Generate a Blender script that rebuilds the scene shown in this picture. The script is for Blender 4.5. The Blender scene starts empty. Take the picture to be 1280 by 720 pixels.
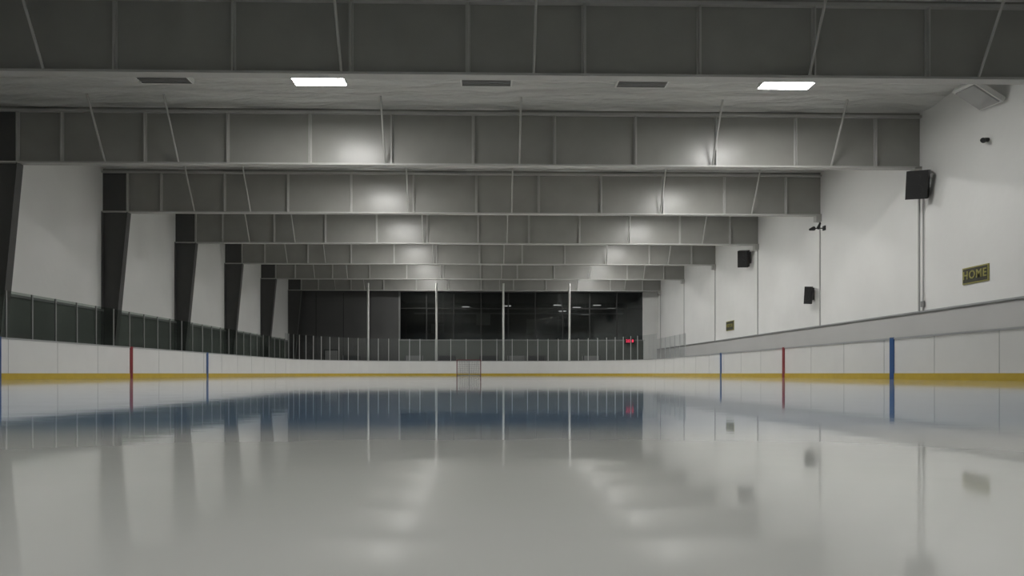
import bpy, math, random
from mathutils import Vector, Matrix
random.seed(4)
S = bpy.context.scene
try:
    S.view_settings.view_transform = 'Standard'
    S.view_settings.look = 'None'
except Exception: pass

# ------------------------------------------------------------------ materials
def mat(name, col, rough=0.5, metal=0.0, var=0.06, scale=3.0, bump=0.0, bscale=20.0, spec=0.5, stretch=(1,1,1), ior=1.45):
    m = bpy.data.materials.new(name); m.use_nodes = True
    nt = m.node_tree; N = nt.nodes; L = nt.links
    b = N['Principled BSDF']
    b.inputs['Roughness'].default_value = rough
    b.inputs['Metallic'].default_value = metal
    b.inputs['IOR'].default_value = ior
    b.inputs['Specular IOR Level'].default_value = spec
    geo = N.new('ShaderNodeNewGeometry')
    mp = N.new('ShaderNodeMapping'); mp.inputs['Scale'].default_value = stretch
    L.new(geo.outputs['Position'], mp.inputs['Vector'])
    n = N.new('ShaderNodeTexNoise'); n.inputs['Scale'].default_value = scale; n.inputs['Detail'].default_value = 5
    L.new(mp.outputs['Vector'], n.inputs['Vector'])
    r = N.new('ShaderNodeMix'); r.data_type = 'RGBA'
    c = Vector(col)
    r.inputs[6].default_value = (*(c*(1-var)), 1); r.inputs[7].default_value = (*[min(1, x) for x in c*(1+var)], 1)
    L.new(n.outputs['Fac'], r.inputs[0]); L.new(r.outputs[2], b.inputs['Base Color'])
    if bump > 0:
        n2 = N.new('ShaderNodeTexNoise'); n2.inputs['Scale'].default_value = bscale; n2.inputs['Detail'].default_value = 4
        L.new(mp.outputs['Vector'], n2.inputs['Vector'])
        bp = N.new('ShaderNodeBump'); bp.inputs['Strength'].default_value = 1.0; bp.inputs['Distance'].default_value = bump
        L.new(n2.outputs['Fac'], bp.inputs['Height']); L.new(bp.outputs['Normal'], b.inputs['Normal'])
    return m

def emis(name, col, s):
    m = bpy.data.materials.new(name); m.use_nodes = True
    nt = m.node_tree; nt.nodes.clear()
    o = nt.nodes.new('ShaderNodeOutputMaterial'); e = nt.nodes.new('ShaderNodeEmission')
    e.inputs[0].default_value = (*col, 1); e.inputs[1].default_value = s
    nt.links.new(e.outputs[0], o.inputs[0]); return m

def glassmat(name, tint, gl=0.08, gc=(.8,.85,.82)):
    m = bpy.data.materials.new(name); m.use_nodes = True
    nt = m.node_tree; nt.nodes.clear()
    o = nt.nodes.new('ShaderNodeOutputMaterial'); t = nt.nodes.new('ShaderNodeBsdfTransparent')
    g = nt.nodes.new('ShaderNodeBsdfGlossy'); g.inputs['Roughness'].default_value = 0.08
    g.inputs['Color'].default_value = (*gc,1)
    t.inputs[0].default_value = (*tint, 1)
    mx = nt.nodes.new('ShaderNodeMixShader'); mx.inputs[0].default_value = gl
    nt.links.new(t.outputs[0], mx.inputs[1]); nt.links.new(g.outputs[0], mx.inputs[2]); nt.links.new(mx.outputs[0], o.inputs[0])
    return m

M_wall = mat('painted_wall', (.70,.70,.685), .55, var=.08, scale=.5, bump=.012, bscale=2.2)
M_wall_low = mat('painted_wall_lower', (.46,.46,.45), .5, var=.06, scale=.6)
M_dark_low = mat('dark_lower_wall', (.10,.108,.10), .5, var=.2)
M_farwall = mat('far_wall_grey', (.085,.085,.085), .6, var=.1, scale=.8)
M_ceil = mat('insulation_sheet', (.56,.56,.54), .30, var=.20, scale=.8, bump=.34, bscale=1.1, stretch=(.45,1.8,1))
M_steel = mat('painted_steel', (.27,.267,.25), .30, var=.14, scale=1.2, bump=.004, bscale=2.0, spec=.42)
M_flange = mat('steel_flange', (.42,.415,.40), .4, var=.08)
M_coldark = mat('column_steel', (.075,.075,.074), .45, var=.12)
M_floor = mat('concrete', (.2,.2,.2), .7, var=.15)
M_board = mat('board_white', (.62,.62,.61), .3, var=.05, scale=1.5)
M_yellow = mat('kick_yellow', (.46,.33,.04), .4, var=.15, scale=4)
M_cap = mat('board_cap', (.30,.31,.31), .35)
M_blue = mat('paint_blue', (.02,.07,.20), .4, var=.1)
M_red = mat('paint_red', (.20,.02,.025), .4, var=.1)
M_alu = mat('aluminium', (.55,.56,.56), .35, metal=.6)
M_post = mat('pole_white', (.62,.62,.60), .4)
M_black = mat('black_plastic', (.02,.02,.021), .5, var=.2)
M_grey = mat('grey_plastic', (.22,.22,.22), .5)
M_joint = mat('wall_joint', (.36,.36,.355), .5)
M_white = mat('white_metal', (.7,.7,.68), .4)
M_signy = mat('sign_yellow', (.30,.28,.09), .5)
M_signd = mat('sign_olive', (.05,.05,.035), .5)
M_goalred = mat('goal_red', (.11,.02,.022), .4)
M_seat = mat('seat_dark', (.05,.05,.053), .5)
M_louver = mat('unlit_louver', (.16,.16,.155), .4, var=.1)
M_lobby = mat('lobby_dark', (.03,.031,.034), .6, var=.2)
E_lamp = emis('lamp_tube', (1.0,.99,.965), 96)
E_small = emis('lobby_lamp', (1.0,.95,.85), 1.3)
E_red = emis('red_led', (1.0,.05,.12), 1.4)
G_side = glassmat('acrylic_green', (.62,.67,.64), .16, (.62,.72,.66))
G_end = glassmat('acrylic_clear', (.82,.84,.84), .05)
G_win = glassmat('window_glass', (.55,.57,.60), .07)

# ------------------------------------------------------------------ builder
class B:
    def __init__(s, name): s.name=name; s.v=[]; s.f=[]; s.mi=[]; s.mats=[]; s.sm=[]
    def m(s, mt):
        if mt not in s.mats: s.mats.append(mt)
        return s.mats.index(mt)
    def poly(s, vs, fs, mt, smooth=False):
        o=len(s.v); s.v += [tuple(v) for v in vs]; k=s.m(mt)
        for f in fs: s.f.append([i+o for i in f]); s.mi.append(k); s.sm.append(smooth)
    def box(s, x0,x1,y0,y1,z0,z1, mt, M=None):
        vs=[Vector(p) for p in [(x0,y0,z0),(x1,y0,z0),(x1,y1,z0),(x0,y1,z0),(x0,y0,z1),(x1,y0,z1),(x1,y1,z1),(x0,y1,z1)]]
        if M: vs=[M@v for v in vs]
        s.poly(vs,[(0,3,2,1),(4,5,6,7),(0,1,5,4),(1,2,6,5),(2,3,7,6),(3,0,4,7)],mt)
    def cbox(s,c,d,mt,R=None):
        M=Matrix.Translation(c)
        if R: M=M@R
        s.box(-d[0]/2,d[0]/2,-d[1]/2,d[1]/2,-d[2]/2,d[2]/2,mt,M)
    def cyl(s,a,b,r,mt,n=10,r2=None):
        a=Vector(a);b=Vector(b);d=(b-a).normalized(); r2=r if r2 is None else r2
        u=d.orthogonal().normalized(); w=d.cross(u)
        vs=[];
        for i in range(n):
            t=2*math.pi*i/n; q=u*math.cos(t)+w*math.sin(t); vs+= [a+q*r,b+q*r2]
        fs=[(2*i,2*((i+1)%n),2*((i+1)%n)+1,2*i+1) for i in range(n)]
        s.poly(vs,fs,mt,True)
        s.poly([vs[2*i] for i in range(n)],[tuple(range(n))[::-1]],mt); s.poly([vs[2*i+1] for i in range(n)],[tuple(range(n))],mt)
    def prism(s, pts, y0,y1, mt):   # pts in xz
        n=len(pts); vs=[(x,y0,z) for x,z in pts]+[(x,y1,z) for x,z in pts]
        s.poly(vs,[tuple(range(n)),tuple(range(n,2*n))[::-1]]+[(i,i+n,(i+1)%n+n,(i+1)%n) for i in range(n)],mt)
    def done(s, parent=None, loc=None):
        me=bpy.data.meshes.new(s.name); vv=s.v
        if loc: vv=[(x-loc[0],y-loc[1],z-loc[2]) for x,y,z in vv]
        me.from_pydata(vv,[],s.f)
        for mt in s.mats: me.materials.append(mt)
        me.polygons.foreach_set('material_index',s.mi); me.polygons.foreach_set('use_smooth',s.sm); me.update()
        ob=bpy.data.objects.new(s.name,me); S.collection.objects.link(ob)
        if loc: ob.location=loc
        if parent: ob.parent=parent
        return ob

XL,XR=-17.2,15.3; Y0,YF=-6.0,64.3; ZC=9.2
BL,BR,BN,BF=-13.95,11.9,-1.7,59.3; RC=8.53
XC=-1.35; CEN=28.8

# ------------------------------------------------------------------ room shell
b=B('floor'); b.box(XL-.3,XR+.3,Y0-.3,YF+9,-.4,-.04,M_floor); b.done()
b=B('wall_left'); b.box(XL-.3,XL,Y0,YF,-.04,3.0,M_dark_low); b.box(XL-.3,XL,Y0,YF,3.0,ZC+.2,M_wall)
b.box(XL,XL+.06,Y0,YF,2.95,3.05,M_grey); b.done()
b=B('wall_right'); b.box(XR,XR+.3,Y0,YF,-.04,ZC+.2,M_wall)
b.done()
b=B('trim_1'); b.box(XR-.10,XR,Y0,YF,-.04,2.30,M_wall_low); b.box(XR-.16,XR,Y0,YF,2.30,2.36,M_cap); b.done()
b=B('wall_near'); b.box(XL-.3,XR+.3,Y0-.3,Y0,-.04,ZC+.2,M_wall); b.done()
b=B('wall_far')
b.box(XL-.3,-7.7,YF,YF+.25,-.04,ZC+.2,M_farwall)
b.box(14.0,XR+.3,YF,YF+.25,-.04,ZC+.2,M_wall)
b.box(-7.7,14.0,YF,YF+.25,7.4,ZC+.2,M_farwall)
b.box(-7.7,14.0,YF,YF+.25,-.04,3.15,M_dark_low)
for x in (-15,-12.6,-10.2): b.box(x-.02,x+.02,YF-.02,YF,0,7.3,M_black)
b.done()
b=B('window_1')
b.box(-7.75,-7.6,YF-.06,YF+.1,3.1,7.45,M_grey); b.box(13.9,14.05,YF-.06,YF+.1,3.1,7.45,M_white)
b.box(-7.75,14.05,YF-.06,YF+.1,7.38,7.46,M_grey); b.box(-7.75,14.05,YF-.08,YF+.1,3.08,3.18,M_grey)
b.box(-7.6,13.9,YF-.03,YF+.08,5.9,5.97,M_black)
for i in range(1,9):
    x=-7.7+i*21.7/9; b.box(x-.05,x+.05,YF-.04,YF+.08,3.15,7.4,M_black)
b.box(-7.7,14,YF+.02,YF+.03,3.15,7.4,G_win)
b.done()
b=B('lobby_room'); g0=YF+.3
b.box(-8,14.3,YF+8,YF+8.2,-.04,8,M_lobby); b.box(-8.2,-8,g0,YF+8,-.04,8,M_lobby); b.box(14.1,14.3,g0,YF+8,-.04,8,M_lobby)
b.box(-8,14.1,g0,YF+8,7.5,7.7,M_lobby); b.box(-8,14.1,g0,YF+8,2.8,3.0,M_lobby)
for i in range(8):
    b.box(-8,14.1,YF+.6+i*.95,YF+.7+i*.95,7.1,7.5,M_farwall)
for x,y,z in ((6.6,3,6.5),(8.4,3,6.3),(10.3,3,6.5),(11.6,3,6.2),(7.4,6,6.2),(9.6,6,5.9),(11.6,6,6.0),(-2,6,6.6),(2,5,6.6)):
    b.box(x-.35,x+.35,YF+y-.1,YF+y+.1,z,z+.06,E_small); b.box(x-.01,x+.01,YF+y-.01,YF+y+.01,z,7.5,M_grey)
b.box(-6.8,12.9,YF+3.9,YF+4.0,5.75,5.9,M_grey)
b.box(-1,0.4,YF+7.9,YF+8,5.0,6.2,M_grey); b.box(4,7.5,YF+7.9,YF+8,4.0,5.6,M_grey); b.box(-5.5,-4.2,YF+7.9,YF+8,3.0,5.1,M_grey)
b.box(-7,13,YF+4.8,YF+5.3,3.0,4.0,M_farwall)
for i in range(9):
    x=-6+i*2.1; b.box(x-.25,x+.25,YF+2,YF+2.4,3.0,3.5,M_seat); b.box(x-.25,x+.25,YF+2.35,YF+2.4,3.5,4.0,M_farwall)
b.done()

# ceiling: draped insulation sheet
nx,ny=90,330; vs=[];fs=[]
for j in range(ny+1):
    y=Y0-.3+(YF+.5-Y0+.3)*j/ny
    for i in range(nx+1):
        x=XL-.3+(XR-XL+.6)*i/nx
        z=ZC+.24-.11*abs(math.sin(math.pi*(y-17.7)/1.524))**.7 -.05*math.sin(x*1.1+y*.6)*math.sin(y*1.9+x*.35)-.02*math.sin(x*2.7-y*1.3)
        vs.append((x,y,z))
for j in range(ny):
    for i in range(nx):
        a=j*(nx+1)+i; fs.append((a,a+nx+1,a+nx+2,a+1))
b=B('ceiling'); b.poly(vs,fs,M_ceil,True); b.done()

# ------------------------------------------------------------------ roof frames
frames=[17.7+7.62*k for k in range(-3,7)]
for yf in frames:
    if yf<Y0: continue
    b=B('steel_roof_beam')
    zb=7.42
    b.box(XL,XR,yf-.012,yf+.012,zb,ZC+.16,M_steel)
    b.box(XL,XR,yf-.15,yf+.15,zb-.03,zb+.03,M_flange)
    b.box(XL,XR,yf-.15,yf+.15,ZC-.04,ZC+.04,M_flange)
    k=-6
    while -.45+2.83*k<XR-.2:
        x=-.45+2.83*k; k+=1
        if x<XL+1.3: continue
        b.box(x-.015,x+.015,yf-.14,yf+.14,zb,ZC,M_flange)
        b.box(x-.06,x+.06,yf-.03,yf-.013,zb,ZC,M_flange)
    for x in (-13.1,-10.6,-3.5,1.15,7.9,12.1):
        b.cyl((x,yf-.1,zb+.02),(x,yf-1.25,ZC+.15),.035,M_flange,6)
        b.cyl((x,yf+.1,zb+.02),(x,yf+1.25,ZC+.15),.035,M_flange,6)
    b.prism([(XL,0),(XL+.42,0),(XL+1.12,zb-.03),(XL+1.12,ZC),(XL,ZC)],yf-.03,yf+.03,M_coldark)
    b.prism([(XL+.42,0),(XL+.46,0),(XL+1.16,zb-.03),(XL+1.12,zb-.03)],yf-.17,yf+.17,M_coldark)
    b.box(XL+.0,XL+.04,yf-.17,yf+.17,0,zb,M_coldark)
    b.box(XL+1.10,XL+1.16,yf-.15,yf+.15,zb,ZC,M_flange)
    b.box(XR-.04,XR,yf-.03,yf+.03,2.36,zb,M_joint)
    b.box(XR-.25,XR,yf-.15,yf+.15,zb-.3,zb,M_flange)
    b.done()

# ------------------------------------------------------------------ lights
for k in range(-2,7):
    yl=17.7+7.62*k-7.62+4.0
    if yl<Y0+1: continue
    for i,x in enumerate((-9.6,-5.0,0.0,4.7,9.1)):
        lit = i in (1,4) and k!=0
        b=B('ceiling_light_fixture')
        w,d=.78,.42
        z1=9.06; z0=8.90
        b.box(x-w,x+w,yl-d,yl+d,z0+.012,z1,M_white)
        if lit:
            b.box(x-w+.03,x+w-.03,yl-d+.03,yl+d-.03,z0,z0+.012,E_lamp)
        else:
            b.box(x-w+.05,x+w-.05,yl-d+.05,yl+d-.05,z0+.006,z0+.012,M_louver)
            for q in range(5): b.box(x-w+.05,x+w-.05,yl-.28+q*.14-.01,yl-.28+q*.14+.01,z0-.015,z0+.006,M_grey)
        b.box(x-.6,x-.56,yl-.02,yl+.02,z1,9.38,M_grey); b.box(x+.56,x+.6,yl-.02,yl+.02,z1,9.38,M_grey)
        b.done(loc=(x,yl,z0))

# ------------------------------------------------------------------ ice
def icemat(name, base, band):
    m=mat(name, base, .04, var=.04, scale=1.2, spec=.5, ior=1.36)
    nt=m.node_tree;N=nt.nodes;L=nt.links;b=N['Principled BSDF']
    geo=[n for n in N if n.type=='NEW_GEOMETRY'][0]
    n=N.new('ShaderNodeTexNoise'); n.inputs['Scale'].default_value=2.5; n.inputs['Detail'].default_value=6
    L.new(geo.outputs['Position'],n.inputs['Vector'])
    mr=N.new('ShaderNodeMapRange'); mr.inputs[3].default_value=.02; mr.inputs[4].default_value=.075
    L.new(n.outputs['Fac'],mr.inputs[0]); L.new(mr.outputs[0],b.inputs['Roughness'])
    bp=N.new('ShaderNodeBump'); bp.inputs['Distance'].default_value=.0006; bp.inputs['Strength'].default_value=.5
    n3=N.new('ShaderNodeTexNoise'); n3.inputs['Scale'].default_value=5
    L.new(geo.outputs['Position'],n3.inputs['Vector']); L.new(n3.outputs['Fac'],bp.inputs['Height']); L.new(bp.outputs['Normal'],b.inputs['Normal'])
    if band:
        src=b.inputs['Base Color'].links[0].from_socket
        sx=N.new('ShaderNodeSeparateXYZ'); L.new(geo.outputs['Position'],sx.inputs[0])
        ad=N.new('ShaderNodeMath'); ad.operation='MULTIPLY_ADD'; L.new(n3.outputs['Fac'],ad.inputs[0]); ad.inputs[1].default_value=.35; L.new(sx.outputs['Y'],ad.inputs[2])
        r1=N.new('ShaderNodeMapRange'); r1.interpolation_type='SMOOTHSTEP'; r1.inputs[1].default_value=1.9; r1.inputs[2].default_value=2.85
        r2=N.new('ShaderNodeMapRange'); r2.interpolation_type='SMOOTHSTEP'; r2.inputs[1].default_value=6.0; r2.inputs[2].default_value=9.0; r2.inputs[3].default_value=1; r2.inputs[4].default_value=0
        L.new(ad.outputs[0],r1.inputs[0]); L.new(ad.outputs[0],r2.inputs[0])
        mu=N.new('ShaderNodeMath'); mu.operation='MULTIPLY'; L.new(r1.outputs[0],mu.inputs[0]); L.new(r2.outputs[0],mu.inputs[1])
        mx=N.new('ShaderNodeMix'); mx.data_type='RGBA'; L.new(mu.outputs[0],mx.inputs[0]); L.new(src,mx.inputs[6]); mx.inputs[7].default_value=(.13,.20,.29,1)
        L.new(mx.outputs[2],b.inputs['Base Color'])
    return m
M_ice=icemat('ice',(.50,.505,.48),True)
M_iblue=icemat('ice_blue_paint',(.03,.12,.4),False); M_ired=icemat('ice_red_paint',(.45,.04,.05),False); M_icre=icemat('ice_crease_paint',(.2,.42,.6),False)

def rpath(off=0, step=8):
    out=[]; r=RC
    cs=[(BR-r,BF-r,0),(BL+r,BF-r,90),(BL+r,BN+r,180),(BR-r,BN+r,270)]
    for cx,cy,a0 in cs:
        for i in range(step+1):
            a=math.radians(a0+90*i/step); out.append((cx+math.cos(a)*(r+off),cy+math.sin(a)*(r+off),math.cos(a),math.sin(a)))
    return out
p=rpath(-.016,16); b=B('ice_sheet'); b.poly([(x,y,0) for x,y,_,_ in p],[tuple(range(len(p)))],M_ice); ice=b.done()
b=B('painted_lines')
def strip(x0,x1,y0,y1,mt,z=.0015): b.poly([(x0,y0,z),(x1,y0,z),(x1,y1,z),(x0,y1,z)],[(0,1,2,3)],mt)
strip(BL+.02,BR-.02,CEN-.15,CEN+.15,M_ired)
for s in(-1,1): strip(BL+.02,BR-.02,CEN+s*7.77-.15,CEN+s*7.77+.15,M_iblue)
strip(BL+1.6,BR-1.6,55.87,55.93,M_ired)
def ring(cx,cy,r,w,mt,a0=0,a1=360,n=48,z=.0016):
    vs=[];fs=[]
    for i in range(n+1):
        a=math.radians(a0+(a1-a0)*i/n); vs+=[(cx+math.cos(a)*(r-w),cy+math.sin(a)*(r-w),z),(cx+math.cos(a)*r,cy+math.sin(a)*r,z)]
    fs=[(2*i,2*i+1,2*i+3,2*i+2) for i in range(n)]; b.poly(vs,fs,mt)
ring(XC,CEN,4.57,.05,M_iblue)
for s in(-1,1): ring(XC+s*6.7,55.9-6.1,4.57,.05,M_ired)
ring(XC,55.9,1.83,1.8,M_icre,180,360)
ring(XC,55.9,1.85,.05,M_ired,180,360,z=.002)
b.done(parent=ice)

# ------------------------------------------------------------------ boards
def sweep(b,path,o0,o1,z0,z1,mt,closed=True):
    n=len(path); vs=[]
    for x,y,nx_,ny_ in path:
        for o,z in((o0,z0),(o1,z0),(o1,z1),(o0,z1)): vs.append((x+nx_*o,y+ny_*o,z))
    fs=[]
    for i in range(n if closed else n-1):
        a=4*i;c=4*((i+1)%n)
        for k in range(4): fs.append((a+k,a+(k+1)%4,c+(k+1)%4,c+k))
    b.poly(vs,fs,mt)
P=rpath(0,16)
b=B('dasher_boards')
sweep(b,P,-.015,.12,0,.18,M_yellow); sweep(b,P,0,.12,.18,1.17,M_board); sweep(b,P,-.02,.16,1.17,1.22,M_cap)
for yy,mt in((CEN,M_red),(CEN-7.77,M_blue),(CEN+7.77,M_blue)):
    b.box(BL,BL+.022,yy-.11,yy+.11,0,1.23,mt); b.box(BR-.022,BR,yy-.11,yy+.11,0,1.23,mt)
yy=BN+RC
while yy<BF-RC:
    b.box(BL,BL+.004,yy-.008,yy+.008,.18,1.17,M_cap); b.box(BR-.004,BR,yy-.008,yy+.008,.18,1.17,M_cap); yy+=2.44
b.done()

def dense():
    Q=P+[P[0]]; acc=[]
    for i in range(len(Q)-1):
        a=Vector(Q[i][:2]); c=Vector(Q[i+1][:2]); l=(c-a).length
        if l<1e-6: continue
        n=max(1,round(l/1.22)) if l>1.5 else 1
        for k in range(n):
            t=k/n; q=a.lerp(c,t); nn=Vector(Q[i][2:]).lerp(Vector(Q[i+1][2:]),t)
            acc.append((q.x,q.y,nn.x,nn.y))
    return acc
D=dense()
gb=B('rink_glass')
for i in range(len(D)):
    a=D[i]; c=D[(i+1)%len(D)]
    my=(a[1]+c[1])/2; mx_=(a[0]+c[0])/2
    right = mx_>BR-.3
    if right and my<44: continue
    end = my>BF-RC-.5
    top=3.0 if end else 2.6
    g = G_end if (end or right) else G_side
    o=.07
    x0,y0=a[0]+a[2]*o,a[1]+a[3]*o; x1,y1=c[0]+c[2]*o,c[1]+c[3]*o
    gb.poly([(x0,y0,1.225),(x1,y1,1.225),(x1,y1,top),(x0,y0,top)],[(0,1,2,3)],g)
    gb.cbox((x0,y0,(1.225+top)/2),(.045,.045,top-1.225),M_alu if (end or right) else M_grey)
gb.done()

for x in(-9.7,-4.1,1.4,6.85):
    b=B('netting_pole'); b.cyl((x,59.75,-.04),(x,59.75,7.6),.085,M_post,12); b.cbox((x,59.75,0),(.3,.3,.06),M_post)
    b.cbox((x,59.7,7.3),(.12,.3,.06),M_post)
    b.done()

for x in(-11.5,-6.2,-3.4,0.2,2.6,4.3,9.0,):
    b=B('spectator_bench'); w=.8
    b.box(x-w,x+w,61.6,62.0,.95,1.0,M_seat); b.box(x-w,x+w,62.0,62.05,1.15,1.7,M_grey if x in (-6.2,2.6,9.0) else M_seat)
    for s in(-.7,.7): b.box(x+s-.03,x+s+.03,61.65,62.05,-.04,1.7,M_seat)
    b.done()

# ------------------------------------------------------------------ goal
b=B('hockey_goal'); gx,gy=XC,55.9; r=.035
b.cyl((gx-.915,gy,.003),(gx-.915,gy,1.22),r,M_goalred); b.cyl((gx+.915,gy,.003),(gx+.915,gy,1.22),r,M_goalred); b.cyl((gx-.95,gy,1.22),(gx+.95,gy,1.22),r,M_goalred)
b.cyl((gx-.915,gy,.035),(gx-.8,gy+1.05,.035),.03,M_grey); b.cyl((gx+.915,gy,.035),(gx+.8,gy+1.05,.035),.03,M_grey); b.cyl((gx-.8,gy+1.05,.035),(gx+.8,gy+1.05,.035),.03,M_grey)
b.cyl((gx-.7,gy+.5,1.2),(gx+.7,gy+.5,1.2),.025,M_grey); b.cyl((gx-.915,gy,1.22),(gx-.7,gy+.5,1.2),.025,M_grey); b.cyl((gx+.915,gy,1.22),(gx+.7,gy+.5,1.2),.025,M_grey)
b.cyl((gx,gy+.5,1.2),(gx,gy+1.05,.04),.025,M_grey)
for i in range(17):
    t=-1+i/8; b.cyl((gx+.72*t,gy+.5,1.2),(gx+.8*t,gy+1.05,.04),.011,M_seat,4); b.cyl((gx+.9*t,gy,1.22),(gx+.72*t,gy+.5,1.2),.011,M_seat,4)
for i in range(1,11):
    t=i/11; y=gy+.5+.55*t; z=1.2-1.16*t; w=.72+.08*t
    b.cyl((gx-w,y,z),(gx+w,y,z),.011,M_seat,4)
    for s in(-1,1): b.cyl((gx+s*.915,gy,z),(gx+s*w,y,z),.011,M_seat,4)
b.done()

# ------------------------------------------------------------------ wall equipment
def text(parent,s,loc,size,rot,mt,name='lettering'):
    cu=bpy.data.curves.new(name,'FONT'); cu.body=s; cu.size=size; cu.align_x='CENTER'; cu.align_y='CENTER'; cu.extrude=.006; cu.offset=.006
    cu.space_character=1.15
    cu.materials.append(mt); o=bpy.data.objects.new(name,cu); S.collection.objects.link(o); o.rotation_euler=rot; o.location=loc; o.parent=parent; return o
def sign(name,s,y,z,w,h,ts):
    b=B(name); x=XR
    b.box(x-.04,x,y-w/2,y+w/2,z-h/2,z+h/2,M_signy); b.box(x-.05,x-.03,y-w/2+.04,y+w/2-.04,z-h/2+.04,z+h/2-.04,M_signd)
    o=b.done(); text(o,s,(x-.06,y,z),ts,(math.radians(90),0,math.radians(-90)),M_signy)
sign('home_sign','HOME',22.35,3.27,1.2,.52,.36)
sign('visitor_sign','VISITOR',45.2,3.17,1.4,.6,.28)

def speaker(x,y,z,w,h,d,tilt=.25):
    b=B('wall_speaker'); R=Matrix.Rotation(math.radians(-38),4,'Z')@Matrix.Rotation(tilt,4,'X')@Matrix.Rotation(.08,4,'Y')
    b.cbox((x,y,z),(w,d,h),M_black,R)
    MM=Matrix.Translation((x,y,z))@R
    f=-d/2-.012
    b.box(-w*.46,w*.46,f,f+.02,-h*.47,h*.47,M_black,MM)
    b.cyl(MM@Vector((0,f,-h*.18)),MM@Vector((0,f-.012,-h*.18)),w*.3,M_black,16)
    b.cyl(MM@Vector((0,f,h*.26)),MM@Vector((0,f-.012,h*.26)),w*.16,M_black,16)
    b.cyl((x,y,z+h*.2),(XR,y+.15,z+h*.35),.03,M_black,8); b.cyl((x,y,z-h*.2),(XR,y+.15,z-h*.1),.03,M_black,8)
    b.cbox((XR-.02,y+.15,z+.1*h),(.04,.2,h*.7),M_black)
    b.done()
speaker(14.86,24.7,6.68,.66,.95,.5)
speaker(14.85,41.6,6.8,.55,.95,.45)
speaker(15.0,33.5,3.82,.3,.8,.32,.1)

b=B('security_camera'); y=21.8; z=7.3
b.cyl((XR,y,z),(XR-.12,y,z),.06,M_black); b.cyl((XR-.12,y,z),(XR-.2,y-.04,z-.02),.02,M_black)
b.cyl((XR-.12,y+.05,z-.02),(XR-.26,y-.12,z-.05),.07,M_black,12); b.done()
b=B('bracket_lamp'); y=32.5; z=6.75
b.cbox((XR-.03,y,z),(.06,.2,.2),M_black); b.cyl((XR,y,z),(XR-.5,y,z-.02),.025,M_black)
b.cyl((XR-.5,y-.0,z-.02),(XR-.75,y-.15,z-.1),.1,M_black,12,.05); b.cyl((XR-.3,y,z),(XR-.35,y-.3,z+.16),.08,M_black,12,.04); b.done()
b=B('wall_flood_light'); R=Matrix.Rotation(math.radians(32),4,'Y')@Matrix.Rotation(math.radians(8),4,'X')
b.cbox((14.78,21.5,8.55),(1.05,1.1,.14),M_white,R); b.cbox((14.74,21.5,8.47),(.9,.95,.05),M_joint,R)
b.cyl((14.9,21.6,8.6),(XR,21.6,8.7),.03,M_grey); b.done()
b=B('wall_conduit')
b.cyl((XR-.04,25.05,2.36),(XR-.04,25.05,6.3),.02,M_joint,8); b.cbox((XR-.05,25.05,2.6),(.08,.14,.2),M_grey)
b.done()
b=B('game_clock'); b.box(12.25,13.15,YF-.25,YF-.17,2.8,3.3,M_black); b.box(12.3,12.4,YF-.17,YF-.085,2.85,3.2,M_black); b.box(13.0,13.1,YF-.17,YF-.085,2.85,3.2,M_black)
ck=b.done(); text(ck,'20:8',(12.7,YF-.27,3.05),.36,(math.radians(90),0,0),E_red,'digits')
b=B('door_1'); b.box(-14.2,-13.1,YF-.09,YF-.05,-.04,2.2,M_grey); b.box(-14.3,-13.0,YF-.05,YF-.025,-.04,2.3,M_black); b.cyl((-13.25,YF-.13,1.05),(-13.25,YF-.09,1.05),.04,M_alu); b.done()

# ------------------------------------------------------------------ world
w=bpy.data.worlds.new('World'); S.world=w; w.use_nodes=True
w.node_tree.nodes['Background'].inputs[0].default_value=(.02,.02,.02,1)

# ------------------------------------------------------------------ camera
cd=bpy.data.cameras.new('camera'); cam=bpy.data.objects.new('camera',cd); S.collection.objects.link(cam)
cd.sensor_width=36; cd.lens=907/1280*36; cd.clip_start=.02; cd.clip_end=300
cam.location=(0,0,.17); cam.rotation_euler=(math.radians(90),0,math.radians(-1.2))
cd.shift_x=.0102; cd.shift_y=107/1280
S.camera=cam
